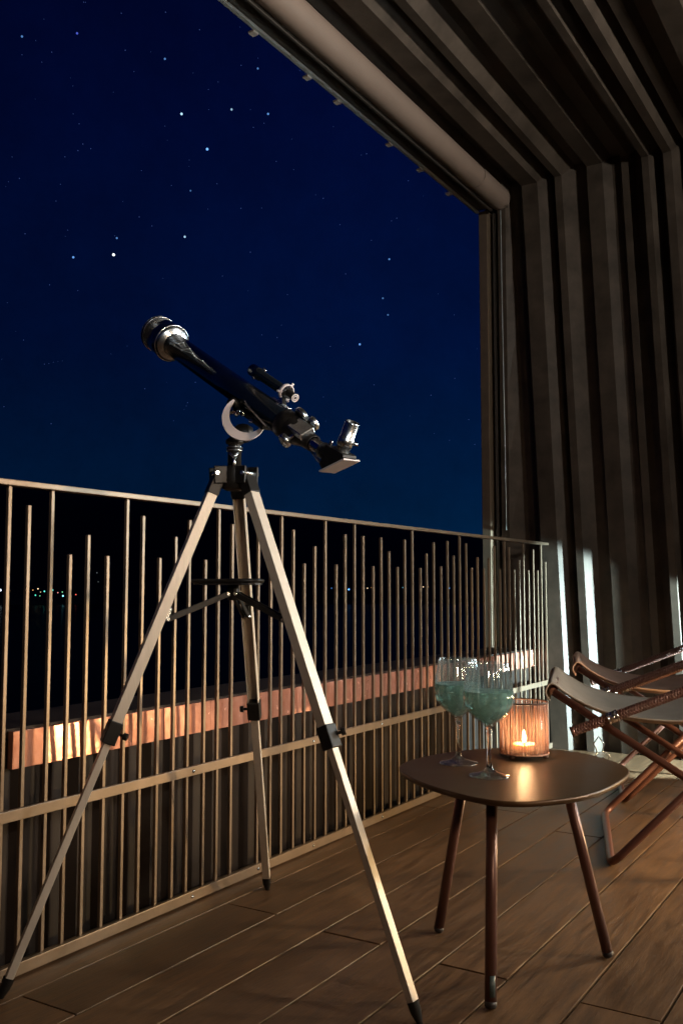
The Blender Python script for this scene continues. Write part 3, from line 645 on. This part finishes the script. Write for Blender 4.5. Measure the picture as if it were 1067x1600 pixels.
q = MB(); q.lathe([(.001,.0150),(.049,.0150),(.0505,.018),(.0505,.120),(.0485,.120),(.0485,.0175),(.001,.0172)], (hx,hy,hz), n=48); q.build('glass_cup', m_hglass, ch)
cn = empty('candle', (hx, hy, hz+.0175), 'lit tea light burning inside the rattan holder', 'candle')
q = MB(); q.lathe([(.001,.0176),(.028,.0176),(.029,.019),(.029,.032),(.0275,.034),(.026,.0315),(.001,.0312)], (hx,hy,hz), n=40); q.build('wax', m_wax, cn)
q = MB(); q.tube([(hx,hy,hz+.031),(hx+.001,hy,hz+.039)], .0008, 8); q.build('wick', m_cap, cn)
q = MB(); q.lathe([(.0005,.036),(.0035,.038),(.0056,.043),(.0052,.050),(.0030,.058),(.0010,.066),(.0003,.069)], (hx,hy,hz), n=16); q.build('flame', m_flame, cn)
pl = bpy.data.lights.new('candle_light', 'POINT'); pl.energy = 1.15; pl.color = (1, .62, .33); pl.shadow_soft_size = .004
po = bpy.data.objects.new('candle_light', pl); link(po); po.location = (hx, hy, hz + .075)

# ------------------------------------------------------------------ folding sling chairs
def make_chair(root, mc):
    # local frame: +x the way the chair faces, +y its side nearer the camera, z up
    HW = .346
    def mk(name, q, m_, par=root, **k):
        me = q.mesh(name); bm = bmesh.new(); bm.from_mesh(me); bmesh.ops.recalc_face_normals(bm, faces=bm.faces); bm.to_mesh(me); bm.free(); me.materials.append(m_)
        o = link(bpy.data.objects.new(name, me)); o.parent = par
        if k.get('bevel'):
            b = o.modifiers.new('bevel','BEVEL'); b.width = k['bevel']; b.segments = 2
        return o
    r = .0125
    # floor bow: bar on the floor and its two legs rising backwards
    def bow(x0, x1, z1, hw, name):
        z0 = r; rr = .045; pts = [(x1, hw, z1)]
        dx = x1-x0; dz = z1-z0; ln = math.hypot(dx, dz); ux, uz = dx/ln, dz/ln
        for k in range(6): 
            t = k/5*math.pi/2; e_ = rr*(1-math.sin(t)); s_ = rr*(1-math.cos(t)); pts.append((x0+ux*e_, hw - s_, z0+uz*e_))
        pts2 = [(x, -y, z) for x, y, z in reversed(pts)]
        q = MB(); q.tube(pts + pts2, r, 16); return mk(name, q, m_frame)
    bow(0, -.46, .475, HW, 'front_bow')
    bow(-.64, .165, .528, HW-.034, 'rear_bow')
    q = MB(); q.tube([(.165, -HW+.034, .528), (.165, HW-.034, .528)], r, 16); mk('front_bar', q, m_frame)
    top = (-.86, .80)
    q = MB(); q.tube([(top[0], -HW, top[1]), (top[0], HW, top[1])], r, 16); mk('back_bar', q, m_frame)
    for sg in (1, -1):
        a = Vector((.105, sg*(HW+.004), .412)); b = Vector((top[0]-.03, sg*(HW+.004), top[1]+.012))
        q = MB(); q.tube([a, b], .0125, 16); ar = mk('side_rail', q, m_frame)
        q = MB(); d = (b-a); ln = d.length; d.normalize(); u = d.orthogonal().normalized(); w = d.cross(u); L_ = .62
        for ph in range(4):
            for dr in (1, -1):
                pts = []; turns = 17; nn = turns*10
                for k in range(nn+1):
                    t = k/nn; an = dr*2*math.pi*turns*t + ph*math.pi/2; pts.append(a + d*(.004+L_*t) + (u*math.cos(an) + w*math.sin(an))*(.0140 + .0007*math.cos(an*4)))
                q.tube(pts, .0024, 4, cap=False)
        mk('leather_braid', q, m_braid, ar)
        for tpos in (.128, ):
            c1 = a + d*tpos
            q = MB(); q.tube([c1 - d*.015, c1 + d*.015], .0178, 20); q.tube([c1 - d*.017, c1 - d*.012], .0190, 20); q.tube([c1 + d*.012, c1 + d*.017], .0190, 20)
            cl_ = mk('chrome_clamp', q, m_chr, ar)
            q = MB(); q.tube([c1 - Vector((0,sg*.017,0)) , c1 + d*.045 - Vector((0,sg*.020,.016))], .0048, 12); mk('clamp_lever', q, m_chr, cl_)
        # rubber end cap
        q = MB(); q.tube([a - d*.008, a + d*.004], .0155, 16); mk('end_cap', q, m_frame, ar)
        # pivot between the bows
        px_ = -.245; pz = .255
        q = MB(); q.tube([(px_, sg*(HW-.045), pz), (px_, sg*(HW+.016), pz)], .007, 12); mk('pivot_bolt', q, m_chr, root)
    # stamped hook under the near rail
    q = MB(); hy = HW-.02
    hk = [(.045,.372),(.030,.395),(.012,.372),(.020,.350),(-.002,.338),(.002,.322),(.018,.330),(.032,.318),(.040,.330),(.036,.352)]
    q.tube([(x, hy, z) for x, z in hk], .0022, 8, closed=True)
    mk('hook', q, m_chr2)
    # canvas sling
    prof = bez([(.178,0,.500),(.190,0,.524),(.180,0,.544),(.163,0,.545),(.125,0,.515),(.06,0,.478),(-.02,0,.452),(-.12,0,.438),(-.24,0,.438),(-.36,0,.468),(-.50,0,.545),(-.66,0,.665),(-.78,0,.765),(-.855,0,.820),(-.878,0,.800)], 5)
    ny = 26; q = MB(); W_ = HW-.028
    for i, p in enumerate(prof):
        t = i/(len(prof)-1); 
        for k in range(ny+1):
            s = -1 + 2*k/ny; sag = .020*(1-s*s)*math.sin(math.pi*min(1, max(0, (t-.15)/.8)))
            e_ = .012*abs(s)**6
            z = p.z - sag + e_*math.sin(math.pi*t) + .0035*noise.noise(Vector((p.x*9, s*4, 2))) + .0015*noise.noise(Vector((p.x*30, s*14, 7)))
            q.v.append((p.x, s*(W_ - .012*math.sin(math.pi*t)), z))
    for i in range(len(prof)-1):
        for k in range(ny): q.f.append((i*(ny+1)+k, i*(ny+1)+k+1, (i+1)*(ny+1)+k+1, (i+1)*(ny+1)+k)); q.sm.append(True)
    cv = mk('canvas_seat', q, mc); so = cv.modifiers.new('thick','SOLIDIFY'); so.thickness = .0028; so.offset = 0
    # hems
    for sg in (1, -1):
        q = MB(); q.tube([(p.x, sg*(W_ - .012*math.sin(math.pi*i/(len(prof)-1)) - .001), p.z + .012*math.sin(math.pi*i/(len(prof)-1))) for i, p in enumerate(prof)], .0035, 6); mk('hem', q, mc, cv)
fdir = math.atan2(-.306, -.952)
c1 = empty('sling_chair', (-.966, 3.29, 0), 'folding sling chair with olive grey canvas and brown tube frame, nearer the table', 'chair', 'two folding sling chairs facing the railing')
c1.rotation_euler.z = fdir; make_chair(c1, m_canvas)
c2 = empty('sling_chair', (-1.165, 4.174, 0), 'folding sling chair with rust pink canvas, the rear one by the corrugated wall', 'chair', 'two folding sling chairs facing the railing')
c2.rotation_euler.z = fdir; make_chair(c2, m_canvas2)
